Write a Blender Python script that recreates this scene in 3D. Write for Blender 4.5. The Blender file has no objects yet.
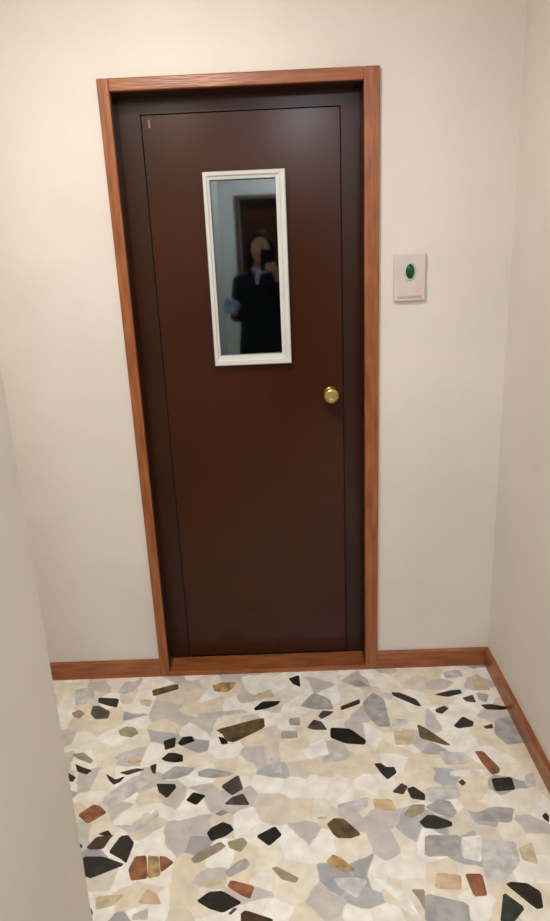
import bpy, bmesh, math, random
from mathutils import Vector, Matrix, Euler
C = bpy.context.collection
S = bpy.context.scene

# ---------------------------------------------------------------- camera
CAM = Vector((0.0936, -2.2977, 1.6028))
PITCH, ROLL, YAW = 0.3051, -0.0443, -0.0141
def cam_basis():
    f = Vector((math.sin(YAW)*math.cos(PITCH), math.cos(YAW)*math.cos(PITCH), -math.sin(PITCH)))
    rt = Vector((math.cos(YAW), -math.sin(YAW), 0)); up = rt.cross(f)
    c, s = math.cos(ROLL), math.sin(ROLL)
    return c*rt+s*up, -s*rt+c*up, f
RT, UP, FW = cam_basis()
M3 = Matrix((RT, UP, -FW)).transposed()
cd = bpy.data.cameras.new('camera'); cam = bpy.data.objects.new('camera', cd); C.objects.link(cam)
cam.matrix_world = Matrix.Translation(CAM) @ M3.to_4x4()
cd.sensor_fit = 'VERTICAL'; cd.sensor_height = 36.0; cd.lens = 669.0/921*36.0
cd.clip_start = 0.002; cd.clip_end = 50
S.camera = cam

# ---------------------------------------------------------------- world, exposure
w = bpy.data.worlds.new('world'); S.world = w; w.use_nodes = True
w.node_tree.nodes['Background'].inputs[0].default_value = (0.8, 0.87, 1.0, 1)
w.node_tree.nodes['Background'].inputs[1].default_value = 0.2
S.view_settings.view_transform = 'Standard'; S.view_settings.look = 'None'
S.view_settings.exposure = 0.0; S.view_settings.gamma = 1.0; S.view_settings.use_curve_mapping = False
LAMP1 = Vector((-0.27, -1.11, 2.70)); FILL_LAMP = Vector((0.35, -3.35, 2.70))
def area(name, loc, size, power, col):
    l = bpy.data.lights.new(name, 'AREA'); l.shape = 'DISK'; l.size = size; l.energy = power; l.color = col
    o = bpy.data.objects.new(name, l); o.location = loc; C.objects.link(o); return o
area('ceiling_lamp_light', LAMP1-Vector((0, 0, 0.095)), 0.26, 22.5, (1.0, 0.97, 0.92))
area('added_fill_light', FILL_LAMP-Vector((0, 0, 0.095)), 0.26, 34, (0.84, 0.87, 1.0))  # added bluish fill from behind the camera, no lamp known there

# ---------------------------------------------------------------- materials
def mat(name):
    m = bpy.data.materials.new(name); m.use_nodes = True
    return m, m.node_tree.nodes, m.node_tree.links, m.node_tree.nodes['Principled BSDF']
def srgb(r, g, b):
    f = lambda c: ((c/255+0.055)/1.055)**2.4 if c > 10 else c/255/12.92
    return (f(r), f(g), f(b), 1)
def noisy(name, c1, c2, scale=6, rough=0.5, bump=0.0, bscale=40, stretch=(1, 1, 1), detail=6, metal=0.0, lo=0.35, hi=0.65, spec=0.5):
    m, N, L, P = mat(name)
    tc = N.new('ShaderNodeTexCoord'); mp = N.new('ShaderNodeMapping'); mp.inputs['Scale'].default_value = stretch
    L.new(tc.outputs['Object'], mp.inputs['Vector'])
    nz = N.new('ShaderNodeTexNoise'); nz.inputs['Scale'].default_value = scale; nz.inputs['Detail'].default_value = detail
    L.new(mp.outputs[0], nz.inputs['Vector'])
    cr = N.new('ShaderNodeValToRGB'); cr.color_ramp.elements[0].position = lo; cr.color_ramp.elements[1].position = hi
    cr.color_ramp.elements[0].color = c1; cr.color_ramp.elements[1].color = c2
    L.new(nz.outputs['Fac'], cr.inputs[0]); L.new(cr.outputs[0], P.inputs['Base Color'])
    P.inputs['Roughness'].default_value = rough; P.inputs['Metallic'].default_value = metal
    P.inputs['Specular IOR Level'].default_value = spec
    if bump:
        n2 = N.new('ShaderNodeTexNoise'); n2.inputs['Scale'].default_value = bscale; n2.inputs['Detail'].default_value = 5
        L.new(mp.outputs[0], n2.inputs['Vector'])
        b = N.new('ShaderNodeBump'); b.inputs['Strength'].default_value = bump; b.inputs['Distance'].default_value = 0.01
        L.new(n2.outputs['Fac'], b.inputs['Height']); L.new(b.outputs[0], P.inputs['Normal'])
    return m
M = {}
M['wall'] = noisy('painted_plaster', srgb(220, 213, 203), srgb(228, 221, 212), 2.2, 0.55, 0.25, 9, spec=0.35)
M['ceiling'] = noisy('ceiling_paint', srgb(225, 220, 210), srgb(232, 227, 218), 2, 0.8)
for ax, st in (('x', (2.5, 22, 22)), ('y', (22, 2.5, 22)), ('z', (22, 22, 2.5))):
    M['wood_'+ax] = noisy('varnished_wood_'+ax, srgb(122, 66, 32), srgb(170, 102, 56), 3.0, 0.33, 0.15, 8, st, 8, lo=0.3, hi=0.7)
M['brown'] = noisy('brown_door_enamel', srgb(58, 27, 9), srgb(65, 31, 12), 3.0, 0.22, 0.04, 5, spec=0.28)
M['jamb'] = noisy('brown_metal_jamb', srgb(50, 25, 11), srgb(57, 29, 14), 4.0, 0.26, 0.03, 6, spec=0.3)
M['wood_dark'] = noisy('dark_stained_wood', srgb(74, 44, 28), srgb(100, 62, 42), 3.0, 0.4, 0.15, 8, (22, 22, 1.5), 8, lo=0.3, hi=0.7)
M['gap'] = noisy('gap_shade', srgb(12, 7, 6), srgb(16, 10, 8), 5, 0.9)  # shade of the slit round the leaf, put into the colour
M['white'] = noisy('white_painted_frame', srgb(206, 207, 200), srgb(212, 213, 206), 8, 0.4)
M['brass'] = noisy('brass', srgb(190, 160, 95), srgb(215, 190, 125), 20, 0.3, metal=0.9)
M['scuff'] = noisy('scuffed_paint', srgb(120, 95, 88), srgb(150, 122, 112), 60, 0.6)
M['plate'] = noisy('off_white_plastic', srgb(208, 197, 191), srgb(213, 203, 196), 10, 0.4)
M['plate_dark'] = noisy('grey_plastic', srgb(178, 166, 160), srgb(186, 174, 167), 10, 0.5)
M['ring'] = noisy('pale_green_plastic', srgb(176, 196, 178), srgb(186, 205, 186), 20, 0.4)
M['button'] = noisy('dark_green_plastic', srgb(10, 58, 30), srgb(16, 72, 38), 30, 0.3)
M['pink'] = noisy('pink_indicator', srgb(224, 170, 168), srgb(228, 178, 176), 20, 0.4)
M['phone'] = noisy('phone_black', srgb(14, 14, 17), srgb(20, 20, 24), 10, 0.25)
M['lens'] = noisy('lens_glass', srgb(4, 4, 8), srgb(8, 8, 14), 10, 0.08)
M['skin'] = noisy('skin', srgb(196, 138, 112), srgb(212, 156, 130), 8, 0.5)
M['lip'] = noisy('lip', srgb(160, 84, 78), srgb(170, 92, 84), 20, 0.45)
M['eye'] = noisy('eye_white', srgb(225, 222, 216), srgb(232, 230, 225), 10, 0.2)
M['iris'] = noisy('iris', srgb(50, 32, 22), srgb(66, 42, 28), 60, 0.2)
M['hair'] = noisy('dark_hair', srgb(26, 15, 11), srgb(50, 28, 20), 20, 0.7, 0.6, 30, (6, 6, .6), spec=0.1)
M['navy'] = noisy('navy_cloth', srgb(8, 9, 18), srgb(13, 14, 26), 14, 0.9, 0.3, 60)
M['trouser'] = noisy('black_cloth', srgb(12, 12, 17), srgb(18, 18, 24), 14, 0.9, 0.3, 60)
M['lavender'] = noisy('pale_lavender_cloth', srgb(176, 174, 200), srgb(196, 194, 216), 14, 0.8, 0.3, 40)
M['blue_cloth'] = noisy('pale_blue_cloth', srgb(150, 170, 210), srgb(176, 194, 226), 14, 0.8, 0.3, 40)
M['shoe'] = noisy('black_leather', srgb(14, 13, 13), srgb(22, 20, 20), 14, 0.35)
def mirror():
    m, N, L, P = mat('dark_mirrored_glass')
    P.inputs['Base Color'].default_value = (0.125, 0.155, 0.16, 1); P.inputs['Metallic'].default_value = 1.0
    P.inputs['Roughness'].default_value = 0.035
    tc = N.new('ShaderNodeTexCoord'); nz = N.new('ShaderNodeTexNoise'); nz.inputs['Scale'].default_value = 6
    L.new(tc.outputs['Object'], nz.inputs['Vector'])
    b = N.new('ShaderNodeBump'); b.inputs['Strength'].default_value = 0.02; b.inputs['Distance'].default_value = 0.002
    L.new(nz.outputs['Fac'], b.inputs['Height']); L.new(b.outputs[0], P.inputs['Normal'])
    return m
M['mirror'] = mirror()
def glow(name, col, s):
    m, N, L, P = mat(name); P.inputs['Base Color'].default_value = (0.9, 0.9, 0.88, 1)
    P.inputs['Emission Color'].default_value = (*col, 1); P.inputs['Emission Strength'].default_value = s; return m
M['opal_warm'] = glow('lit_opal_glass_warm', (1.0, 0.965, 0.92), 6)
M['fill_cool'] = glow('added_fill_glow_cool', (0.80, 0.88, 1.0), 4)  # glow of the added fill
# crazy-paving marble ground of the floor: pale irregular pieces
def marble_base():
    m, N, L, P = mat('pale_marble_mosaic')
    tc = N.new('ShaderNodeTexCoord')
    dn = N.new('ShaderNodeTexNoise'); dn.inputs['Scale'].default_value = 9; dn.inputs['Detail'].default_value = 2
    L.new(tc.outputs['Object'], dn.inputs['Vector'])
    vm = N.new('ShaderNodeVectorMath'); vm.operation = 'MULTIPLY_ADD'; vm.inputs[1].default_value = (0.06, 0.06, 0.0)
    L.new(dn.outputs['Color'], vm.inputs[0]); L.new(tc.outputs['Object'], vm.inputs[2])
    def vor(feature, scale):
        v = N.new('ShaderNodeTexVoronoi'); v.voronoi_dimensions = '2D'; v.feature = feature
        v.inputs['Scale'].default_value = scale; v.inputs['Randomness'].default_value = 1.0
        L.new(vm.outputs[0], v.inputs['Vector']); return v
    v1 = vor('F1', 13.0); sep = N.new('ShaderNodeSeparateColor'); L.new(v1.outputs['Color'], sep.inputs[0])
    cr = N.new('ShaderNodeValToRGB'); R = cr.color_ramp; R.interpolation = 'CONSTANT'
    pal = [(0.0, (248, 243, 232)), (0.2, (242, 234, 216)), (0.36, (208, 203, 194)), (0.43, (252, 249, 240)), (0.62, (226, 216, 200)),
           (0.72, (186, 187, 187)), (0.765, (236, 224, 200)), (0.88, (208, 200, 196)), (0.96, (174, 175, 176))]
    R.elements[0].position = 0; R.elements[0].color = srgb(*pal[0][1]); R.elements[1].position = pal[1][0]; R.elements[1].color = srgb(*pal[1][1])
    for p, c in pal[2:]:
        e = R.elements.new(p); e.color = srgb(*c)
    L.new(sep.outputs[0], cr.inputs[0])
    # cloudy veining inside the pieces
    nz = N.new('ShaderNodeTexNoise'); nz.inputs['Scale'].default_value = 22; nz.inputs['Detail'].default_value = 6
    L.new(tc.outputs['Object'], nz.inputs['Vector'])
    r2 = N.new('ShaderNodeMapRange'); r2.inputs[1].default_value = 0.3; r2.inputs[2].default_value = 0.7; r2.inputs[3].default_value = 0.84; r2.inputs[4].default_value = 1.08
    L.new(nz.outputs['Fac'], r2.inputs[0])
    mul = N.new('ShaderNodeVectorMath'); mul.operation = 'SCALE'; L.new(cr.outputs[0], mul.inputs[0]); L.new(r2.outputs[0], mul.inputs['Scale'])
    v2 = vor('DISTANCE_TO_EDGE', 13.0)
    r3 = N.new('ShaderNodeMapRange'); r3.inputs[1].default_value = 0.01; r3.inputs[2].default_value = 0.05; r3.inputs[3].default_value = 0.35; r3.inputs[4].default_value = 0.0
    L.new(v2.outputs['Distance'], r3.inputs[0])
    mx = N.new('ShaderNodeMix'); mx.data_type = 'RGBA'; L.new(r3.outputs[0], mx.inputs[0]); L.new(mul.outputs[0], mx.inputs[6])
    mx.inputs[7].default_value = srgb(226, 220, 206)
    L.new(mx.outputs[2], P.inputs['Base Color'])
    P.inputs['Roughness'].default_value = 0.25; P.inputs['Specular IOR Level'].default_value = 0.5
    return m
M['marble'] = marble_base()
CH = {'black': (40, 37, 29), 'dgrey': (84, 80, 70), 'grey': (170, 169, 165), 'lgrey': (202, 200, 196), 'taupe': (160, 146, 126), 'brown': (108, 88, 60),
      'dbrown': (76, 54, 40), 'olive': (160, 152, 120), 'beige': (206, 190, 158), 'ochre': (192, 160, 110), 'rust': (154, 98, 64),
      'peach': (208, 180, 148), 'green': (44, 58, 46), 'white': (240, 235, 222)}
for k, (r, g, b) in CH.items():
    d = (0.72 if k in ('rust', 'dgrey', 'dbrown', 'brown', 'green', 'ochre') else 0.92) if k != 'black' else 0.6
    M['chip_'+k] = noisy('marble_chip_'+k, srgb(r*d, g*d, b*d), srgb(min(r*1.09, 250), min(g*1.09, 250), min(b*1.09, 250)), 30, 0.25, detail=6)

# ---------------------------------------------------------------- mesh helpers
def link(name, bm, m, parent=None, smooth=False, loc=None):
    me = bpy.data.meshes.new(name); bm.to_mesh(me); bm.free()
    for x in (m if isinstance(m, (list, tuple)) else [m]): me.materials.append(x)
    o = bpy.data.objects.new(name, me); C.objects.link(o)
    if smooth:
        for p in me.polygons: p.use_smooth = True
    if loc is not None:
        me.transform(Matrix.Translation(-Vector(loc))); o.location = loc
    if parent:
        o.parent = parent
        if loc is None: me.transform(parent_inv(parent))
        else: o.location = Vector(loc) - origin(parent)
    return o
def origin(o):
    v = Vector((0, 0, 0))
    while o: v += o.location; o = o.parent
    return v
def parent_inv(p): return Matrix.Translation(-origin(p))
def box(bm, x0, x1, y0, y1, z0, z1, bev=0.0, seg=2):
    b = bmesh.new()
    bmesh.ops.create_cube(b, size=1, matrix=Matrix.Translation(((x0+x1)/2, (y0+y1)/2, (z0+z1)/2)) @ Matrix.Diagonal((x1-x0, y1-y0, z1-z0, 1)))
    if bev: bmesh.ops.bevel(b, geom=b.edges[:], offset=bev, segments=seg, affect='EDGES', profile=0.5)
    t = bpy.data.meshes.new('t'); b.to_mesh(t); b.free(); bm.from_mesh(t); bpy.data.meshes.remove(t); return bm
def B(*a, **k): return box(bmesh.new(), *a, **k)
def lathe(bm, prof, mtx, n=40, sx=1, sy=1):
    rings = []
    for r, z in prof:
        rings.append([bm.verts.new(mtx @ Vector((max(r, 1e-5)*sx*math.cos(2*math.pi*i/n), max(r, 1e-5)*sy*math.sin(2*math.pi*i/n), z))) for i in range(n)])
    for a, b in zip(rings, rings[1:]):
        for i in range(n): bm.faces.new((a[i], a[(i+1) % n], b[(i+1) % n], b[i]))
    bm.faces.new(rings[0][::-1]); bm.faces.new(rings[-1])
    bmesh.ops.recalc_face_normals(bm, faces=bm.faces[:]); return bm
def prism(pts, z0, z1, to):
    """a closed outline extruded: to(u, v, depth) -> Vector"""
    bm = bmesh.new()
    a = [bm.verts.new(to(u, v, z0)) for u, v in pts]; b = [bm.verts.new(to(u, v, z1)) for u, v in pts]
    bm.faces.new(a); bm.faces.new(b[::-1])
    for i in range(len(pts)):
        j = (i+1) % len(pts); bm.faces.new((a[i], b[i], b[j], a[j]))
    bmesh.ops.recalc_face_normals(bm, faces=bm.faces[:]); return bm
def empty(name, loc, **props):
    o = bpy.data.objects.new(name, None); C.objects.link(o); o.location = loc; o.empty_display_size = 0.1
    for k, v in props.items(): o[k] = v
    return o
def tag(o, **p):
    for k, v in p.items(): o[k] = v
    return o
def struct(name, bm, m, loc=(0, 0, 0), smooth=False): return tag(link(name, bm, m, loc=loc, smooth=smooth), kind='structure')

# ---------------------------------------------------------------- room shell
XL, XR, XA, YN, YE, H = -0.317, 0.868, -1.55, -1.298, -4.02, 2.70
chips = [
    ('black',[(-0.65,-0.132),(-0.569,-0.144),(-0.566,-0.195),(-0.6,-0.184),(-0.645,-0.162)]),
    ('dgrey',[(-0.66,-0.181),(-0.638,-0.18),(-0.586,-0.217),(-0.585,-0.255),(-0.631,-0.257),(-0.657,-0.226)]),
    ('taupe',[(-0.729,-0.219),(-0.705,-0.2),(-0.678,-0.222),(-0.691,-0.25),(-0.715,-0.24)]),
    ('lgrey',[(-0.582,-0.104),(-0.511,-0.015),(-0.498,-0.026),(-0.521,-0.101),(-0.552,-0.12)]),
    ('brown',[(-0.451,-0.098),(-0.367,-0.067),(-0.356,-0.068),(-0.348,-0.097),(-0.44,-0.137)]),
    ('olive',[(-0.532,-0.324),(-0.509,-0.302),(-0.475,-0.31),(-0.455,-0.34),(-0.477,-0.36),(-0.519,-0.348)]),
    ('lgrey',[(-0.756,-0.081),(-0.69,-0.063),(-0.657,-0.155),(-0.728,-0.177)]),
    ('beige',[(-0.494,-0.15),(-0.44,-0.16),(-0.442,-0.199),(-0.478,-0.184)]),
    ('black',[(-0.362,-0.384),(-0.321,-0.366),(-0.317,-0.415),(-0.349,-0.428)]),
    ('black',[(-0.31,-0.396),(-0.296,-0.367),(-0.265,-0.364),(-0.252,-0.389),(-0.297,-0.411)]),
    ('ochre',[(-0.219,-0.083),(-0.189,-0.067),(-0.131,-0.066),(-0.134,-0.095),(-0.158,-0.128),(-0.207,-0.119)]),
    ('black',[(0.077,-0.057),(0.119,-0.036),(0.122,-0.112),(0.094,-0.092)]),
    ('black',[(-0.053,-0.227),(-0.022,-0.19),(0.045,-0.191),(0.033,-0.212),(-0.009,-0.233),(-0.049,-0.24)]),
    ('brown',[(-0.184,-0.336),(-0.017,-0.279),(-0.012,-0.333),(-0.116,-0.402),(-0.144,-0.395),(-0.158,-0.361)]),
    ('black',[(-0.173,-0.371),(-0.153,-0.378),(-0.135,-0.407),(-0.158,-0.411)]),
    ('grey',[(0.073,-0.29),(0.114,-0.286),(0.113,-0.328),(0.077,-0.326)]),
    ('grey',[(0.048,-0.354),(0.1,-0.356),(0.103,-0.391),(0.044,-0.393)]),
    ('beige',[(-0.07,-0.16),(0.007,-0.117),(0.024,-0.166),(-0.036,-0.176)]),
    ('lgrey',[(-0.258,-0.247),(-0.093,-0.231),(-0.075,-0.251),(-0.246,-0.279)]),
    ('grey',[(0.116,-0.223),(0.171,-0.147),(0.227,-0.19),(0.239,-0.249),(0.165,-0.245)]),
    ('dbrown',[(0.264,-0.234),(0.338,-0.196),(0.337,-0.222),(0.265,-0.256)]),
    ('dgrey',[(0.179,-0.283),(0.198,-0.253),(0.238,-0.261),(0.221,-0.279),(0.191,-0.299)]),
    ('dgrey',[(0.136,-0.341),(0.162,-0.3),(0.19,-0.314),(0.207,-0.356),(0.159,-0.353)]),
    ('black',[(0.219,-0.345),(0.286,-0.354),(0.334,-0.413),(0.327,-0.435),(0.263,-0.426),(0.215,-0.396)]),
    ('grey',[(0.347,-0.216),(0.392,-0.159),(0.428,-0.201),(0.429,-0.35),(0.382,-0.347),(0.349,-0.267)]),
    ('lgrey',[(0.435,-0.161),(0.47,-0.177),(0.452,-0.209),(0.433,-0.199)]),
    ('grey',[(0.306,-0.085),(0.35,-0.08),(0.388,-0.125),(0.328,-0.121)]),
    ('black',[(0.462,-0.163),(0.493,-0.167),(0.545,-0.208),(0.557,-0.247),(0.541,-0.246),(0.465,-0.183)]),
    ('lgrey',[(0.444,-0.309),(0.499,-0.318),(0.485,-0.347),(0.434,-0.348)]),
    ('brown',[(0.522,-0.342),(0.551,-0.369),(0.613,-0.451),(0.593,-0.45),(0.518,-0.412)]),
    ('beige',[(0.434,-0.367),(0.501,-0.388),(0.483,-0.442),(0.43,-0.44)]),
    ('black',[(0.617,-0.185),(0.681,-0.164),(0.72,-0.161),(0.721,-0.184),(0.663,-0.201)]),
    ('dgrey',[(0.715,-0.21),(0.758,-0.193),(0.757,-0.239),(0.723,-0.23)]),
    ('grey',[(0.777,-0.181),(0.816,-0.196),(0.794,-0.241),(0.769,-0.22)]),
    ('black',[(0.77,-0.252),(0.808,-0.25),(0.877,-0.274),(0.838,-0.284),(0.783,-0.278)]),
    ('dbrown',[(0.602,-0.268),(0.639,-0.249),(0.652,-0.265),(0.621,-0.294),(0.602,-0.284)]),
    ('black',[(0.645,-0.358),(0.689,-0.31),(0.72,-0.341),(0.71,-0.364),(0.657,-0.371)]),
    ('dbrown',[(0.745,-0.366),(0.78,-0.354),(0.777,-0.377),(0.753,-0.378)]),
    ('grey',[(0.798,-0.333),(0.894,-0.308),(0.867,-0.45),(0.797,-0.458),(0.773,-0.401)]),
    ('lgrey',[(0.683,-0.049),(0.748,-0.038),(0.754,-0.082),(0.681,-0.092)]),
    ('beige',[(0.78,-0.083),(0.814,-0.085),(0.832,-0.17),(0.774,-0.167)]),
    ('olive',[(-0.666,-0.434),(-0.626,-0.426),(-0.585,-0.465),(-0.588,-0.48),(-0.637,-0.457)]),
    ('black',[(-0.662,-0.512),(-0.621,-0.539),(-0.626,-0.558),(-0.65,-0.552)]),
    ('black',[(-0.641,-0.478),(-0.615,-0.494),(-0.576,-0.511),(-0.59,-0.528),(-0.624,-0.514)]),
    ('black',[(-0.527,-0.528),(-0.488,-0.555),(-0.461,-0.541),(-0.471,-0.565),(-0.49,-0.576),(-0.507,-0.559)]),
    ('dbrown',[(-0.483,-0.525),(-0.431,-0.508),(-0.4,-0.514),(-0.455,-0.537)]),
    ('black',[(-0.388,-0.5),(-0.367,-0.49),(-0.363,-0.536),(-0.375,-0.53)]),
    ('peach',[(-0.472,-0.475),(-0.448,-0.461),(-0.414,-0.478),(-0.449,-0.492)]),
    ('lgrey',[(-0.518,-0.457),(-0.486,-0.427),(-0.446,-0.434),(-0.483,-0.475)]),
    ('black',[(-0.355,-0.47),(-0.336,-0.442),(-0.313,-0.443),(-0.285,-0.455),(-0.281,-0.484),(-0.307,-0.488),(-0.338,-0.481)]),
    ('grey',[(-0.343,-0.544),(-0.304,-0.503),(-0.236,-0.515),(-0.255,-0.544),(-0.296,-0.561),(-0.34,-0.559)]),
    ('black',[(-0.353,-0.578),(-0.293,-0.582),(-0.287,-0.597),(-0.31,-0.639),(-0.339,-0.613)]),
    ('lgrey',[(-0.51,-0.655),(-0.503,-0.615),(-0.432,-0.542),(-0.373,-0.542),(-0.375,-0.569),(-0.434,-0.636),(-0.48,-0.665)]),
    ('rust',[(-0.572,-0.692),(-0.535,-0.654),(-0.513,-0.66),(-0.485,-0.687),(-0.533,-0.727)]),
    ('lgrey',[(-0.46,-0.734),(-0.372,-0.737),(-0.334,-0.68),(-0.323,-0.706),(-0.369,-0.754),(-0.401,-0.761)]),
    ('black',[(-0.492,-0.765),(-0.466,-0.752),(-0.45,-0.77),(-0.47,-0.772)]),
    ('grey',[(-0.226,-0.532),(-0.191,-0.519),(-0.108,-0.542),(-0.121,-0.556),(-0.179,-0.563),(-0.221,-0.552)]),
    ('dgrey',[(-0.147,-0.598),(-0.093,-0.551),(-0.075,-0.611),(-0.109,-0.637)]),
    ('dgrey',[(-0.131,-0.671),(-0.109,-0.644),(-0.074,-0.629),(-0.051,-0.677)]),
    ('black',[(-0.25,-0.65),(-0.231,-0.618),(-0.19,-0.633),(-0.215,-0.67)]),
    ('taupe',[(-0.156,-0.705),(-0.13,-0.69),(-0.115,-0.702),(-0.138,-0.714)]),
    ('black',[(-0.173,-0.774),(-0.163,-0.756),(-0.129,-0.736),(-0.105,-0.748),(-0.095,-0.766),(-0.117,-0.786),(-0.158,-0.802)]),
    ('black',[(-0.03,-0.79),(0.025,-0.757),(0.045,-0.789),(0.008,-0.825)]),
    ('lgrey',[(0.009,-0.482),(0.039,-0.484),(0.05,-0.554),(0.013,-0.548)]),
    ('lgrey',[(0.182,-0.485),(0.245,-0.456),(0.289,-0.469),(0.255,-0.504),(0.18,-0.516)]),
    ('black',[(0.346,-0.523),(0.368,-0.522),(0.383,-0.54),(0.409,-0.541),(0.412,-0.566),(0.379,-0.593),(0.364,-0.569)]),
    ('dbrown',[(0.384,-0.644),(0.419,-0.609),(0.437,-0.624),(0.417,-0.655)]),
    ('black',[(0.432,-0.633),(0.454,-0.624),(0.483,-0.657),(0.478,-0.681),(0.438,-0.671)]),
    ('olive',[(0.403,-0.732),(0.434,-0.695),(0.474,-0.696),(0.466,-0.722),(0.424,-0.745)]),
    ('lgrey',[(0.213,-0.686),(0.309,-0.659),(0.304,-0.698),(0.246,-0.729),(0.214,-0.715)]),
    ('brown',[(0.176,-0.756),(0.199,-0.735),(0.228,-0.74),(0.266,-0.787),(0.268,-0.798),(0.238,-0.808),(0.204,-0.805),(0.191,-0.791)]),
    ('beige',[(0.149,-0.73),(0.173,-0.726),(0.179,-0.737),(0.155,-0.738)]),
    ('black',[(0.444,-0.759),(0.472,-0.735),(0.492,-0.736),(0.538,-0.763),(0.535,-0.777),(0.495,-0.786),(0.456,-0.781)]),
    ('peach',[(0.322,-0.668),(0.377,-0.671),(0.389,-0.718),(0.323,-0.707)]),
    ('rust',[(0.683,-0.483),(0.71,-0.484),(0.741,-0.561),(0.732,-0.58),(0.708,-0.587),(0.691,-0.534)]),
    ('black',[(0.7,-0.603),(0.765,-0.599),(0.759,-0.651),(0.697,-0.655)]),
    ('dbrown',[(0.595,-0.612),(0.611,-0.602),(0.618,-0.618),(0.604,-0.629)]),
    ('grey',[(0.472,-0.705),(0.52,-0.677),(0.551,-0.687),(0.562,-0.726),(0.542,-0.75),(0.495,-0.727)]),
    ('grey',[(0.606,-0.736),(0.673,-0.713),(0.731,-0.72),(0.707,-0.772),(0.612,-0.761)]),
    ('black',[(0.802,-0.752),(0.817,-0.74),(0.822,-0.753),(0.813,-0.775),(0.804,-0.764)]),
    ('lgrey',[(0.566,-0.477),(0.653,-0.487),(0.647,-0.537),(0.573,-0.539)]),
    ('lgrey',[(0.809,-0.593),(0.84,-0.585),(0.827,-0.641),(0.793,-0.639)]),
    ('white',[(0.582,-0.564),(0.697,-0.564),(0.696,-0.593),(0.576,-0.588)]),
    ('lgrey',[(0.487,-0.635),(0.589,-0.621),(0.588,-0.675),(0.476,-0.688)]),
    ('dbrown',[(-0.514,-0.81),(-0.494,-0.774),(-0.445,-0.77),(-0.452,-0.781),(-0.464,-0.816),(-0.499,-0.818)]),
    ('black',[(-0.547,-0.797),(-0.534,-0.796),(-0.525,-0.806),(-0.537,-0.82)]),
    ('black',[(-0.446,-0.828),(-0.424,-0.775),(-0.402,-0.772),(-0.379,-0.8),(-0.388,-0.866),(-0.407,-0.851)]),
    ('black',[(-0.516,-0.84),(-0.457,-0.842),(-0.39,-0.87),(-0.475,-0.909),(-0.492,-0.902)]),
    ('rust',[(-0.378,-0.885),(-0.367,-0.845),(-0.336,-0.843),(-0.319,-0.915),(-0.364,-0.92)]),
    ('ochre',[(-0.332,-0.843),(-0.3,-0.848),(-0.286,-0.909),(-0.319,-0.915)]),
    ('rust',[(-0.299,-0.846),(-0.28,-0.849),(-0.255,-0.868),(-0.274,-0.888),(-0.287,-0.898)]),
    ('peach',[(-0.333,-0.987),(-0.314,-0.945),(-0.286,-0.962),(-0.27,-0.992)]),
    ('lgrey',[(-0.338,-1.017),(-0.304,-1.0),(-0.297,-1.033),(-0.338,-1.032)]),
    ('dbrown',[(-0.466,-1.007),(-0.452,-0.995),(-0.442,-1.011),(-0.449,-1.028),(-0.458,-1.028)]),
    ('beige',[(-0.448,-0.963),(-0.371,-0.96),(-0.394,-0.991),(-0.438,-1.002)]),
    ('olive',[(-0.111,-0.806),(-0.067,-0.793),(-0.053,-0.812),(-0.071,-0.842),(-0.104,-0.826)]),
    ('taupe',[(-0.209,-0.859),(-0.186,-0.834),(-0.131,-0.805),(-0.114,-0.821),(-0.135,-0.839),(-0.183,-0.87),(-0.198,-0.873)]),
    ('grey',[(-0.111,-0.905),(-0.082,-0.874),(-0.057,-0.861),(-0.044,-0.879),(-0.05,-0.893),(-0.098,-0.919)]),
    ('rust',[(-0.102,-0.946),(-0.094,-0.928),(-0.029,-0.948),(-0.04,-0.984),(-0.064,-0.973)]),
    ('black',[(-0.179,-0.985),(-0.149,-0.961),(-0.113,-0.959),(-0.06,-0.994),(-0.108,-1.02),(-0.144,-1.008)]),
    ('beige',[(-0.17,-0.93),(-0.122,-0.922),(-0.114,-0.939),(-0.162,-0.944)]),
    ('dbrown',[(-0.062,-1.023),(-0.051,-1.015),(0.019,-1.041),(0.019,-1.056),(-0.06,-1.053)]),
    ('taupe',[(0.015,-0.895),(0.031,-0.892),(0.089,-0.929),(0.079,-0.942),(0.043,-0.931)]),
    ('dgrey',[(-0.094,-1.022),(-0.08,-1.007),(-0.071,-1.011),(-0.088,-1.027)]),
    ('ochre',[(0.165,-0.88),(0.185,-0.859),(0.206,-0.87),(0.242,-0.91),(0.214,-0.916),(0.173,-0.89)]),
    ('lgrey',[(0.182,-0.932),(0.237,-0.931),(0.272,-0.942),(0.236,-0.993),(0.192,-0.959)]),
    ('taupe',[(0.38,-0.972),(0.415,-0.973),(0.403,-1.03),(0.393,-0.998)]),
    ('white',[(0.274,-0.929),(0.342,-0.955),(0.374,-1.004),(0.392,-1.056),(0.37,-1.055),(0.325,-0.983)]),
    ('grey',[(0.451,-0.805),(0.55,-0.809),(0.529,-0.875),(0.436,-0.875)]),
    ('peach',[(0.456,-0.925),(0.52,-0.934),(0.509,-0.977),(0.442,-0.971)]),
    ('rust',[(0.53,-0.931),(0.575,-0.933),(0.571,-0.995),(0.536,-0.997)]),
    ('black',[(0.627,-0.965),(0.644,-0.959),(0.684,-0.965),(0.709,-0.99),(0.699,-1.033),(0.681,-1.036)]),
    ('green',[(0.614,-0.987),(0.654,-1.032),(0.613,-1.069),(0.58,-1.068)]),
    ('beige',[(0.696,-0.859),(0.741,-0.839),(0.733,-0.911),(0.696,-0.895)]),
    ('lgrey',[(0.606,-0.826),(0.697,-0.837),(0.687,-0.902),(0.628,-0.955),(0.577,-0.946)]),
    ('white',[(0.551,-0.816),(0.61,-0.811),(0.585,-0.898),(0.537,-0.883)]),
    ('grey',[(0.413,-0.983),(0.516,-1.015),(0.508,-1.065),(0.397,-1.062)]),]
fb = bmesh.new()
mats = ['marble'] + ['chip_'+k for k in CH]
box(fb, XA-0.12, XR+0.12, YE-0.12, 0.14, -0.1, 0.0)
for f in fb.faces: f.material_index = 0
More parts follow.
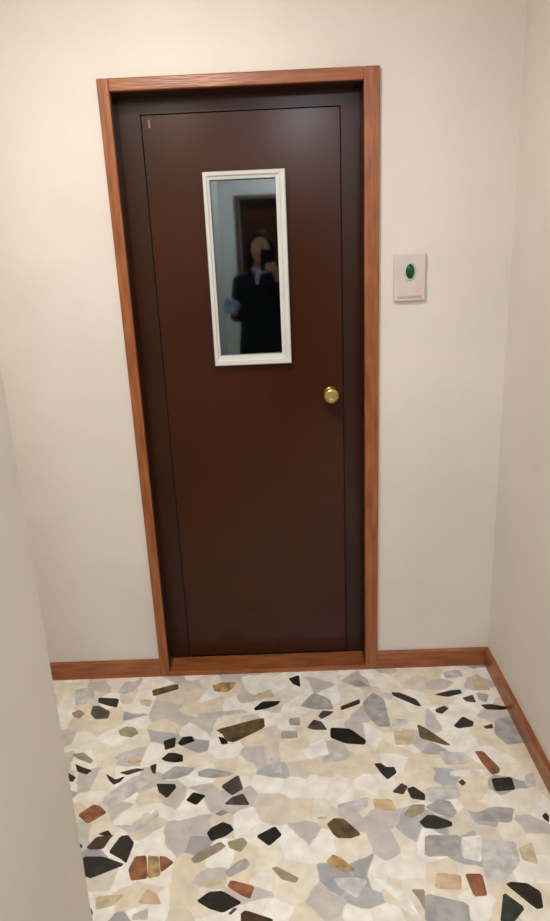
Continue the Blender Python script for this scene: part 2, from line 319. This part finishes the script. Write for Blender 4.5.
def chip(pts, kind, z=0.0006):
    idx = mats.index('chip_'+kind)
    q = []
    for i, (x, y) in enumerate(pts):          # broken corners, slightly blunted
        for j in (i-1, (i+1) % len(pts)):
            q.append((x+(pts[j][0]-x)*0.10, y+(pts[j][1]-y)*0.10))
    pts = q
    a = [fb.verts.new((x, y, z)) for x, y in pts]
    c = Vector((sum(p[0] for p in pts)/len(pts), sum(p[1] for p in pts)/len(pts), 0))
    o = [fb.verts.new((x+(x-c.x)*0.03, y+(y-c.y)*0.03, -0.001)) for x, y in pts]
    f = fb.faces.new(a); f.normal_update()
    if f.normal.z < 0: f.normal_flip()
    f.material_index = idx; n = len(pts)
    for i in range(n):
        j = (i+1) % n
        s = fb.faces.new((a[i], a[j], o[j], o[i])); s.material_index = idx
order = ['white', 'lgrey', 'beige', 'grey', 'peach', 'taupe', 'olive', 'ochre', 'brown', 'rust', 'dgrey', 'dbrown', 'green', 'black']
for n_, (k, p) in enumerate(sorted(chips, key=lambda c: order.index(c[0]))): chip(p, k, 0.0004+0.000004*n_)
# the same broken marble goes on beyond the part the photo frames
rnd = random.Random(7)
def in_trace(x, y): return x > -0.84 and y > -1.45
placed = []
for _ in range(2600):
    x, y = rnd.uniform(XA, XR), rnd.uniform(YE, -0.03)
    if in_trace(x, y) or (x < XL-0.06 and y < YN-0.06): continue
    r = rnd.uniform(0.022, 0.055)
    if any((x-a)**2+(y-b)**2 < (r+c+0.012)**2 for a, b, c in placed): continue
    placed.append((x, y, r)); n = rnd.choice((4, 5, 5, 6)); ph = rnd.uniform(0, 6.28); st = rnd.uniform(0.5, 1)
    ro = rnd.uniform(0, 3.14); pts = []
    for i in range(n):
        a = ph+6.283*(i+rnd.uniform(-0.25, 0.25))/n; u, v = r*math.cos(a), r*st*math.sin(a)
        pts.append((x+u*math.cos(ro)-v*math.sin(ro), y+u*math.sin(ro)+v*math.cos(ro)))
    chip(pts, rnd.choice(('black', 'black', 'lgrey', 'grey', 'taupe', 'rust', 'dgrey', 'olive', 'beige', 'lgrey', 'dbrown', 'peach', 'grey', 'white')), 0.0006)
struct('floor', fb, [M[k] for k in mats])

# wall with the doorway: left piece, right piece, piece over the door, and the stub behind the opening
OX0, OX1, OZ = -0.415, 0.399, 2.10
bm = bmesh.new()
box(bm, XA-0.1, OX0, 0, 0.12, 0, H); box(bm, OX1, XR+0.1, 0, 0.12, 0, H); box(bm, OX0, OX1, 0, 0.12, OZ, H)
struct('wall_back', bm, M['wall'])
struct('wall_right', B(XR, XR+0.1, YE, 0, 0, H), M['wall'])
nb = B(XA-0.1, XL, YE, YN, 0, H)
bmesh.ops.bevel(nb, geom=[e for e in nb.edges if all(abs(v.co.x-XL) < 1e-4 and abs(v.co.y-YN) < 1e-4 for v in e.verts)], offset=0.026, segments=6, affect='EDGES', profile=0.5)
struct('wall_left', nb, M['wall'], loc=((XL, YN, 0)))
struct('wall_alcove', B(XA-0.1, XA, YN, 0, 0, H), M['wall'])
bm = bmesh.new()
EX0, EX1 = -0.165, 0.665
box(bm, XA-0.1, EX0+0.02, YE-0.12, YE, 0, H); box(bm, EX1-0.02, XR+0.1, YE-0.12, YE, 0, H); box(bm, EX0+0.02, EX1-0.02, YE-0.12, YE, OZ, H)
struct('wall_front', bm, M['wall'])
struct('ceiling', B(XA-0.1, XR+0.1, YE-0.12, 0.12, H, H+0.08), M['ceiling'])

# skirting boards: flat wooden strips with an eased top edge
def board(name, axis, a, b, fixed, side, h=0.074, t=0.013):
    prof = [(0, 0), (t, 0), (t, h-0.006), (t-0.004, h), (0, h)]
    if axis == 'x': f = lambda u, v, d: Vector((d, fixed+side*u, v))
    else: f = lambda u, v, d: Vector((fixed+side*u, d, v))
    return struct(name, prism(prof, a, b, f), M['wood_'+axis])
board('baseboard_back_left', 'x', XA, -0.431, 0, -1)
board('baseboard_back_right', 'x', 0.431, XR-0.013, 0, -1)
board('baseboard_right', 'y', YE, 0, XR, -1)
board('baseboard_left', 'y', YE, YN-0.0, XL, 1)
board('baseboard_alcove_front', 'x', XA, XL+0.013, YN, 1)
board('baseboard_alcove', 'y', YN+0.013, -0.013, XA, 1)

# ---------------------------------------------------------------- doors
def casing_profile(w0=0.0, w1=0.04, t=0.016):
    return w0, w1, t
def door(name, x0, x1, z1, yw, sgn, leaf_x0, leaf_x1, leaf_z, window, knob_x, wz='wood_z', wx='wood_x'):
    """x0..x1 outer casing, z1 its top; yw wall face; sgn +1 recess towards +y"""
    cx = (x0+x1)/2
    root = empty(name, (cx, yw, 0), kind='structure')
    Y = lambda d: yw+sgn*d
    def bx(a, b, d0, d1, e, f, bev=0.0):
        y0, y1 = sorted((Y(d0), Y(d1))); return B(a, b, y0, y1, e, f, bev=bev)
    ci0, ci1, ciz = x0+0.036, x1-0.048, z1-0.037
    tt = 0.015
    link('casing', bx(x0, ci0, -tt, 0.0, 0, z1, 0.003), M[wz], root)
    link('casing', bx(ci1, x1, -tt, 0.0, 0, z1, 0.003), M[wz], root)
    link('casing_head', bx(ci0, ci1, -tt, 0.0, ciz, z1, 0.003), M[wx], root)
    link('threshold', bx(ci0, ci1, -tt, 0.087, 0, 0.020, 0.003), M[wx], root)
    # brown metal jamb: lining of the reveal and the face around the leaf
    bm = bmesh.new()
    D = 0.085
    def add(a, b, d0, d1, e, f):
        y0, y1 = sorted((Y(d0), Y(d1))); box(bm, a, b, y0, y1, e, f)
    add(x0+0.017, ci0+0.002, 0, 0.09, 0, ciz); add(ci1-0.002, x1-0.033, 0, 0.1, 0, ciz); add(x0+0.017, x1-0.033, 0, 0.09, ciz-0.002, ciz+0.016)
    add(ci0, leaf_x0-0.004, D, 0.108, 0.0, ciz); add(leaf_x1+0.004, ci1, D, 0.108, 0.0, ciz)
    add(leaf_x0-0.004, leaf_x1+0.004, D, 0.108, leaf_z+0.004, ciz)
    link('jamb', bm, M['jamb'], root)
    link('gap_shade_sheet', bx(leaf_x0-0.004, leaf_x1+0.004, 0.109, 0.119, 0.0, leaf_z+0.004), M['gap'], root)  # near-black sheet behind the leaf, coloured as the shade in the slit
    # leaf
    L0, L1 = 0.087, 0.108
    bm = bmesh.new()
    def addl(a, b, e, f):
        y0, y1 = sorted((Y(L0), Y(L1))); box(bm, a, b, y0, y1, e, f)
    if window:
        wx0, wx1, wz0, wz1 = window
        addl(leaf_x0, wx0+0.01, 0.026, leaf_z); addl(wx1-0.01, leaf_x1, 0.026, leaf_z)
        addl(wx0+0.01, wx1-0.01, 0.026, wz0+0.01); addl(wx0+0.01, wx1-0.01, wz1-0.01, leaf_z)
    else: addl(leaf_x0, leaf_x1, 0.026, leaf_z)
    bmesh.ops.remove_doubles(bm, verts=bm.verts[:], dist=1e-5)
    leaf = link('door_leaf', bm, M['brown'], root)
    if window:
        # white frame of the vision panel: mitred moulding with a raised outer lip
        fl, fr, ft, fb_ = 0.021, 0.032, 0.024, 0.034
        out = [(wx0, wz0), (wx1, wz0), (wx1, wz1), (wx0, wz1)]
        def ring(l, r, t, b): return [(wx0+l, wz0+b), (wx1-r, wz0+b), (wx1-r, wz1-t), (wx0+l, wz1-t)]
        steps = [(ring(0, 0, 0, 0), 0.087), (ring(0, 0, 0, 0), 0.062), (ring(.003, .003, .003, .003), 0.059), (ring(fl*.55, fr*.5, ft*.5, fb_*.5), 0.060),
                 (ring(fl*.7, fr*.65, ft*.65, fb_*.65), 0.065), (ring(fl, fr, ft, fb_), 0.067), (ring(fl, fr, ft, fb_), 0.098)]
        bm = bmesh.new(); R = [[bm.verts.new((x, Y(d), z)) for x, z in p] for p, d in steps]
        for a, b in zip(R, R[1:]):
            for i in range(4): bm.faces.new((a[i], a[(i+1) % 4], b[(i+1) % 4], b[i]))
        bmesh.ops.recalc_face_normals(bm, faces=bm.faces[:])
        link('window_frame', bm, M['white'], leaf)['label'] = 'white window frame'
        gx0, gx1, gz0, gz1 = wx0+fl-0.004, wx1-fr+0.004, wz0+fb_-0.004, wz1-ft+0.004
        g = B(gx0, gx1, -0.002, 0.002, gz0, gz1)
        gx = (gx0+gx1)/2
        bmesh.ops.rotate(g, verts=g.verts[:], cent=(gx, 0, 0), matrix=Matrix.Rotation(GLASS_YAW, 3, 'Z'))
        bmesh.ops.rotate(g, verts=g.verts[:], cent=(gx, 0, 1.54), matrix=Matrix.Rotation(GLASS_TILT, 3, 'X'))
        bmesh.ops.translate(g, verts=g.verts[:], vec=(0, Y(0.090), 0))
        link('glass_pane', g, M['mirror'], leaf)['label'] = 'dark reflecting glass'
        link('paint_scuff', B(leaf_x0+0.020, leaf_x0+0.027, Y(0.0862), Y(0.0875), leaf_z-0.036, leaf_z-0.012, bev=0.0005), M['scuff'], leaf)
    # knob: rosette, neck and domed grip
    mt = Matrix.Translation((knob_x, Y(L0), 1.098)) @ Matrix.Rotation(math.pi/2*sgn, 4, 'X')
    k = lathe(bmesh.new(), [(0.026, 0), (0.026, 0.003), (0.022, 0.006), (0.014, 0.009), (0.012, 0.022), (0.017, 0.027), (0.026, 0.032), (0.0295, 0.040), (0.0285, 0.047), (0.022, 0.053), (0.016, 0.0545), (0.013, 0.0530), (0.0, 0.0530)], mt)
    link('knob', k, M['brass'], leaf, smooth=True)['label'] = 'round brass knob'
    return root
GLASS_YAW, GLASS_TILT = 0.0098, -0.0045
door('door_1', -0.431, 0.431, 2.12, 0.0, 1, -0.321, 0.316, 2.030, (-0.136, 0.1345, 1.218, 1.853), 0.273)
door('door_2', EX0-0.02, EX1+0.02, 2.12, YE, -1, EX0+0.085, EX1-0.095, 2.024, None, EX0+0.14, 'wood_dark', 'wood_dark')

# ---------------------------------------------------------------- call button on the wall
px, pz = 0.532, 1.496
root = empty('wall_call_button', (px, 0, pz), label='off-white wall plate with dark green oval push button, right of the door', category='wall button')
bm = B(px-0.052, px+0.052, -0.014, 0, pz-0.076, pz+0.076, bev=0.0045, seg=3)
link('back_plate', bm, M['plate'], root)
oval = Matrix.Translation((px, -0.013, pz+0.020)) @ Matrix.Rotation(math.pi/2, 4, 'X')
link('button_ring', lathe(bmesh.new(), [(1, 0), (1, 0.002), (0.86, 0.0035), (0.7, 0.0035)], oval, sx=0.020, sy=0.031), M['ring'], root, smooth=True)['label'] = 'pale green ring'
link('push_button', lathe(bmesh.new(), [(1, 0), (1, 0.005), (0.85, 0.0075), (0.5, 0.009), (0, 0.0095)], oval, sx=0.0140, sy=0.0235), M['button'], root, smooth=True)['label'] = 'dark green oval button'
link('indicator', B(px+0.024, px+0.036, -0.0155, -0.013, pz-0.045, pz-0.034, bev=0.001), M['pink'], root)['label'] = 'small pink indicator'
link('lower_strip', B(px-0.040, px+0.040, -0.0155, -0.013, pz-0.066, pz-0.058, bev=0.0008), M['plate_dark'], root)['label'] = 'grey strip along the lower edge'

# ---------------------------------------------------------------- ceiling lamp by the door, and an added fill in lamp form
def ceiling_lamp(p, glass, label):
    root = empty('ceiling_lamp', p, label=label, category='ceiling lamp', group='round ceiling lamps')
    T = Matrix.Translation(p) @ Matrix.Rotation(math.pi, 4, 'X')
    link('lamp_base', lathe(bmesh.new(), [(0.165, 0), (0.165, 0.018), (0.155, 0.024), (0.0, 0.024)], T), M['white'], root)
    link('lamp_shade', lathe(bmesh.new(), [(0.150, 0.024), (0.150, 0.034), (0.138, 0.058), (0.105, 0.078), (0.055, 0.088), (0, 0.09)], T), glass, root, smooth=True)
ceiling_lamp(LAMP1, M['opal_warm'], 'round warm white ceiling lamp in front of the brown door with the window')
ceiling_lamp(FILL_LAMP, M['fill_cool'], 'added cool fill light shaped as a round ceiling lamp, behind the person')  # lamp body added around the cool fill

# ---------------------------------------------------------------- the photographer, seen in the dark glass
PB = Vector((0.035, -2.665, 0.0))
def W(x, y, z): return PB+Vector((x, y, z*1.022))
def ph(r, u, f): return CAM+RT*r+UP*u+FW*f            # in the frame of the held phone
def ball(bm, c, r, scale=(1, 1, 1), rot=None):
    m = Matrix.Translation(c) @ (rot or Matrix()) @ Matrix.Diagonal((*scale, 1))
    bmesh.ops.create_icosphere(bm, subdivisions=3, radius=r, matrix=m)
def limb(bm, pts, n=14):
    """tapered tube with round joints through (point, radius[, squash in y])"""
    for q in pts: ball(bm, q[0], q[1])
    for (a, ra), (b, rb) in zip(pts, pts[1:]):
        d = (b-a); L = d.length
        if L < 1e-6: continue
        m = Matrix.Translation(a) @ d.to_track_quat('Z', 'Y').to_matrix().to_4x4()
        lathe(bm, [(ra, 0), (rb, L)], m, n=n)
def torso(bm, rings, n=28):
    """stack of ellipses (cx, cy, z, rx, ry)"""
    R = [[bm.verts.new(W(cx+rx*math.cos(2*math.pi*i/n), cy+ry*math.sin(2*math.pi*i/n), z)) for i in range(n)] for cx, cy, z, rx, ry in rings]
    for a, b in zip(R, R[1:]):
        for i in range(n): bm.faces.new((a[i], a[(i+1) % n], b[(i+1) % n], b[i]))
    bm.faces.new(R[0][::-1]); bm.faces.new(R[-1])
def fuse(name, bm, m, parent, voxel=0.006, smooth=6, loc=None):
    """one continuous closed skin over everything in bm"""
    bmesh.ops.recalc_face_normals(bm, faces=bm.faces[:])
    me = bpy.data.meshes.new(name); bm.to_mesh(me); bm.free()
    o = bpy.data.objects.new(name, me); C.objects.link(o)
    r = o.modifiers.new('r', 'REMESH'); r.mode = 'VOXEL'; r.voxel_size = voxel
    s = o.modifiers.new('s', 'SMOOTH'); s.factor = 0.5; s.iterations = smooth
    dg = bpy.context.evaluated_depsgraph_get(); dg.update()
    n = bpy.data.meshes.new_from_object(o.evaluated_get(dg)); o.modifiers.clear(); o.data = n; n.name = name
    n.materials.clear(); n.materials.append(m)
    for p in n.polygons: p.use_smooth = True
    if loc is not None: n.transform(Matrix.Translation(-loc)); o.location = loc
    if parent: n.transform(parent_inv(parent)); o.parent = parent
    return o
shR, shL = W(0.155, 0.0, 1.375), W(-0.155, 0.0, 1.375)
elR, elL = W(0.225, 0.085, 1.165), W(-0.195, 0.00, 1.145)
wrR = ph(0.062, -0.188, -0.062); wrL = W(-0.205, 0.140, 1.165)
def hand(bm, wr, palm, fingers, thumb):
    limb(bm, [(wr, 0.024), (palm, 0.026)])
    for f in fingers: limb(bm, f, 10)
    limb(bm, thumb, 10)
b = bmesh.new()
# legs with feet, hips and trunk, neck, arms
for s in (-1, 1):
    limb(b, [(W(s*0.085, 0, 0.90), 0.088), (W(s*0.09, 0.012, 0.50), 0.056), (W(s*0.092, -0.015, 0.36), 0.054), (W(s*0.095, -0.01, 0.10), 0.034)])
    limb(b, [(W(s*0.095, -0.035, 0.040), 0.030), (W(s*0.10, 0.06, 0.038), 0.032), (W(s*0.108, 0.14, 0.026), 0.026)])
    limb(b, [(W(s*0.095, -0.01, 0.10), 0.034), (W(s*0.095, -0.02, 0.05), 0.034)])
torso(b, [(0, 0, .84, .14, .10), (0, 0, .92, .165, .115), (0, 0, 1.0, .15, .105), (0, .005, 1.10, .125, .092), (0, .005, 1.22, .142, .104), (0, 0, 1.33, .16, .10), (0, -.005, 1.40, .14, .08), (0, -.008, 1.45, .065, .058)])
limb(b, [(W(0, -0.008, 1.42), 0.056), (W(0, 0.012, 1.52), 0.050)])
limb(b, [(W(-.06, 0, 1.40), 0.06), (shL, 0.056), (elL, 0.040), (wrL, 0.025)])
limb(b, [(W(.06, 0, 1.40), 0.06), (shR, 0.056), (elR, 0.040), (wrR, 0.025)])
# head: skull, jaw, nose, brow, ears, lips
hc = W(0, 0.035, 1.612)
ball(b, hc, 0.088, (0.84, 1.06, 1.14)); ball(b, hc+Vector((0, 0.028, -0.062)), 0.056, (0.92, 1.0, 1.0)); ball(b, hc+Vector((0, 0.052, -0.090)), 0.024)
limb(b, [(hc+Vector((0, .092, .012)), .008), (hc+Vector((0, .110, -.022)), .0125)])
for s in (-1, 1):
    ball(b, hc+Vector((s*.075, .0, -.012)), .020, (.45, .8, 1.4)); ball(b, hc+Vector((s*.028, .083, .026)), .012, (1.5, .7, .6)); ball(b, hc+Vector((s*.036, .068, -.028)), .020)
ball(b, hc+Vector((0, .090, -.052)), .012, (1.7, .8, .8))
# right hand closed round the phone
palmR = ph(0.038, -0.120, -0.040)
fR = []
for k, u in enumerate((-0.078, -0.094, -0.109, -0.122)):
    reach = (-0.016, -0.020, -0.018, -0.008)[k]
    fR.append([(ph(0.036, u-0.006, -0.034), 0.0125), (ph(0.0275, u, -0.012), 0.0092), (ph(0.016, u+0.003, -0.0025), 0.0084), (ph(0.0, u+0.004, -0.0028), 0.0078), (ph(reach, u+0.003, -0.0032), 0.0070)])
hand(b, wrR, palmR, fR, [(ph(0.044, -0.145, -0.050), 0.015), (ph(0.034, -0.108, -0.046), 0.0115), (ph(0.012, -0.086, -0.0325), 0.0098), (ph(-0.006, -0.074, -0.0302), 0.0085)])
# left hand raised, closed on the cloth
pl = wrL+Vector((-.006, .050, .040)); fL = []
for k, dx in enumerate((-0.028, -0.010, 0.008, 0.025)):
    a = pl+Vector((dx, .030, .020-abs(dx+.005)*.3)); l = (0.9, 1.05, 1.0, 0.8)[k]
    fL.append([(a, .0100), (a+Vector((0, .022*l, .024*l)), .0085), (a+Vector((0, .012*l, .044*l)), .0078), (a+Vector((0, -.008*l, .050*l)), .0070)])
hand(b, wrL, pl, fL, [(wrL+Vector((.016, .03, .02)), .014), (pl+Vector((.040, .012, .014)), .0112), (pl+Vector((.036, .022, .040)), .0092)])
person = fuse('person', b, M['skin'], None, 0.0055, 4, loc=PB.copy())
tag(person, label='person in dark clothes holding up a phone, reflected in the door window', category='person')
# face details
for s in (-1, 1):
    e = bmesh.new(); ball(e, hc+Vector((s*.030, .0745, .008)), .0118); link('eye', e, M['eye'], person, True)
    e = bmesh.new(); ball(e, hc+Vector((s*.030, .0832, .0075)), .0052, (1, .8, 1)); link('iris', e, M['iris'], bpy.data.objects[[o.name for o in person.children if o.name.startswith('eye')][-1]], True)
e = bmesh.new(); ball(e, hc+Vector((0, .0975, -.053)), .010, (2.0, .45, .55)); link('lips', e, M['lip'], person, True)
# hair to the shoulders
b = bmesh.new(); ball(b, hc+Vector((0, -.018, .022)), .093, (.93, 1.02, 1.10))
for s in (-1, 1):
    limb(b, [(hc+Vector((s*.066, .012, .035)), .030), (hc+Vector((s*.083, -.004, -.040)), .024), (hc+Vector((s*.088, -.010, -.120)), .024), (hc+Vector((s*.082, .020, -.190)), .014)])
limb(b, [(hc+Vector((0, -.06, 0)), .07), (hc+Vector((0, -.062, -.09)), .062), (hc+Vector((0, -.06, -.18)), .05)])
fuse('hair', b, M['hair'], person, 0.006, 6)
# coat, scarf, trousers, shoes
b = bmesh.new()
torso(b, [(0, 0, .62, .20, .150), (0, 0, .80, .195, .142), (0, 0, .92, .19, .135), (0, 0, 1.02, .178, .128), (0, .005, 1.12, .165, .120), (0, .005, 1.24, .172, .126), (0, 0, 1.33, .172, .116), (0, -.005, 1.39, .145, .095), (0, -.008, 1.445, .085, .075)])
limb(b, [(W(-.07, 0, 1.395), 0.062), (shL+Vector((-.004, 0, 0)), 0.060), (elL, 0.054), (elL.lerp(wrL, .88), 0.037)])
limb(b, [(W(.07, 0, 1.395), 0.062), (shR+Vector((.004, 0, 0)), 0.060), (elR, 0.054), (elR.lerp(wrR, .86), 0.037)])
fuse('coat', b, M['navy'], person, 0.008, 6)
b = bmesh.new(); limb(b, [(W(.07*math.cos(a), .004+.070*math.sin(a), 1.462+.004*math.sin(3*a)-.012*math.sin(a)), .019) for a in [i*math.pi/8 for i in range(17)]])
limb(b, [(W(-.015, .082, 1.447), .020), (W(-.03, .108, 1.415), .019), (W(-.032, .122, 1.37), .014)])
fuse('scarf', b, M['lavender'], person, 0.006, 4)['label'] = 'pale lavender scarf'
b = bmesh.new()
for s in (-1, 1):
    limb(b, [(W(s*0.088, 0, 0.90), 0.098), (W(s*0.092, 0.010, 0.50), 0.074), (W(s*0.094, -0.006, 0.12), 0.058)])
fuse('trousers', b, M['trouser'], person, 0.009, 5)
for s in (-1, 1):
    b = bmesh.new(); limb(b, [(W(s*0.095, -0.035, 0.044), 0.041), (W(s*0.10, 0.06, 0.042), 0.041), (W(s*0.108, 0.15, 0.034), 0.033)])
    limb(b, [(W(s*0.095, -0.02, 0.05), .043), (W(s*0.095, -0.012, 0.10), .044)])
    for v in b.verts: v.co.z = max(v.co.z, 0.001)
    fuse('shoe', b, M['shoe'], person, 0.006, 3)
# the phone, its lens just behind the point of view
bm = bmesh.new(); bmesh.ops.create_cube(bm, size=1, matrix=Matrix.Diagonal((0.074, 0.155, 0.009, 1)))
bmesh.ops.bevel(bm, geom=[e for e in bm.edges if abs((e.verts[0].co-e.verts[1].co).normalized().z) > 0.9], offset=0.011, segments=5, affect='EDGES', profile=0.5)
T = Matrix.Translation(ph(-0.020, -0.050, -0.0155)) @ M3.to_4x4()
bmesh.ops.transform(bm, matrix=T, verts=bm.verts[:])
pr = empty('mobile_phone', ph(-0.020, -0.050, -0.0155), label='black phone held upright in front of the reflected face', category='phone')
link('phone_body', bm, M['phone'], pr)
lens = Matrix.Translation(ph(0, 0, -0.0112)) @ (M3 @ Matrix.Rotation(math.pi, 3, 'Y')).to_4x4()
link('camera_lens', lathe(bmesh.new(), [(0.008, 0), (0.008, -0.0015), (0.006, -0.0018), (0.0, -0.0018)], lens, n=24), M['lens'], pr)
bm = bmesh.new(); bmesh.ops.create_cube(bm, size=1, matrix=T @ Matrix.Translation((0, 0, 0.0048)) @ Matrix.Diagonal((0.068, 0.147, 0.0008, 1)))
link('screen', bm, M['lens'], pr)
# folded cloth in the other hand
b = bmesh.new(); g = pl+Vector((-.004, .062, .045))
limb(b, [(g+Vector((.036, 0, -.004)), .014), (g+Vector((0, .004, .004)), .018), (g+Vector((-.040, 0, .006)), .017), (g+Vector((-.052, .008, -.030)), .014), (g+Vector((-.050, .012, -.072)), .010)])
ball(b, g+Vector((-.008, .004, -.028)), .027, (1, .6, 1))
limb(b, [(g+Vector((.02, .004, -.004)), .020), (g+Vector((.010, .006, -.050)), .019), (g+Vector((-.022, .010, -.058)), .016)])
limb(b, [(g+Vector((-.03, .006, .006)), .016), (g+Vector((-.036, .012, .030)), .012)])
fuse_o = fuse('folded_cloth', b, M['blue_cloth'], None, 0.004, 4, loc=g.copy())
tag(fuse_o, label='pale blue cloth held in the free hand of the reflected person', category='cloth')
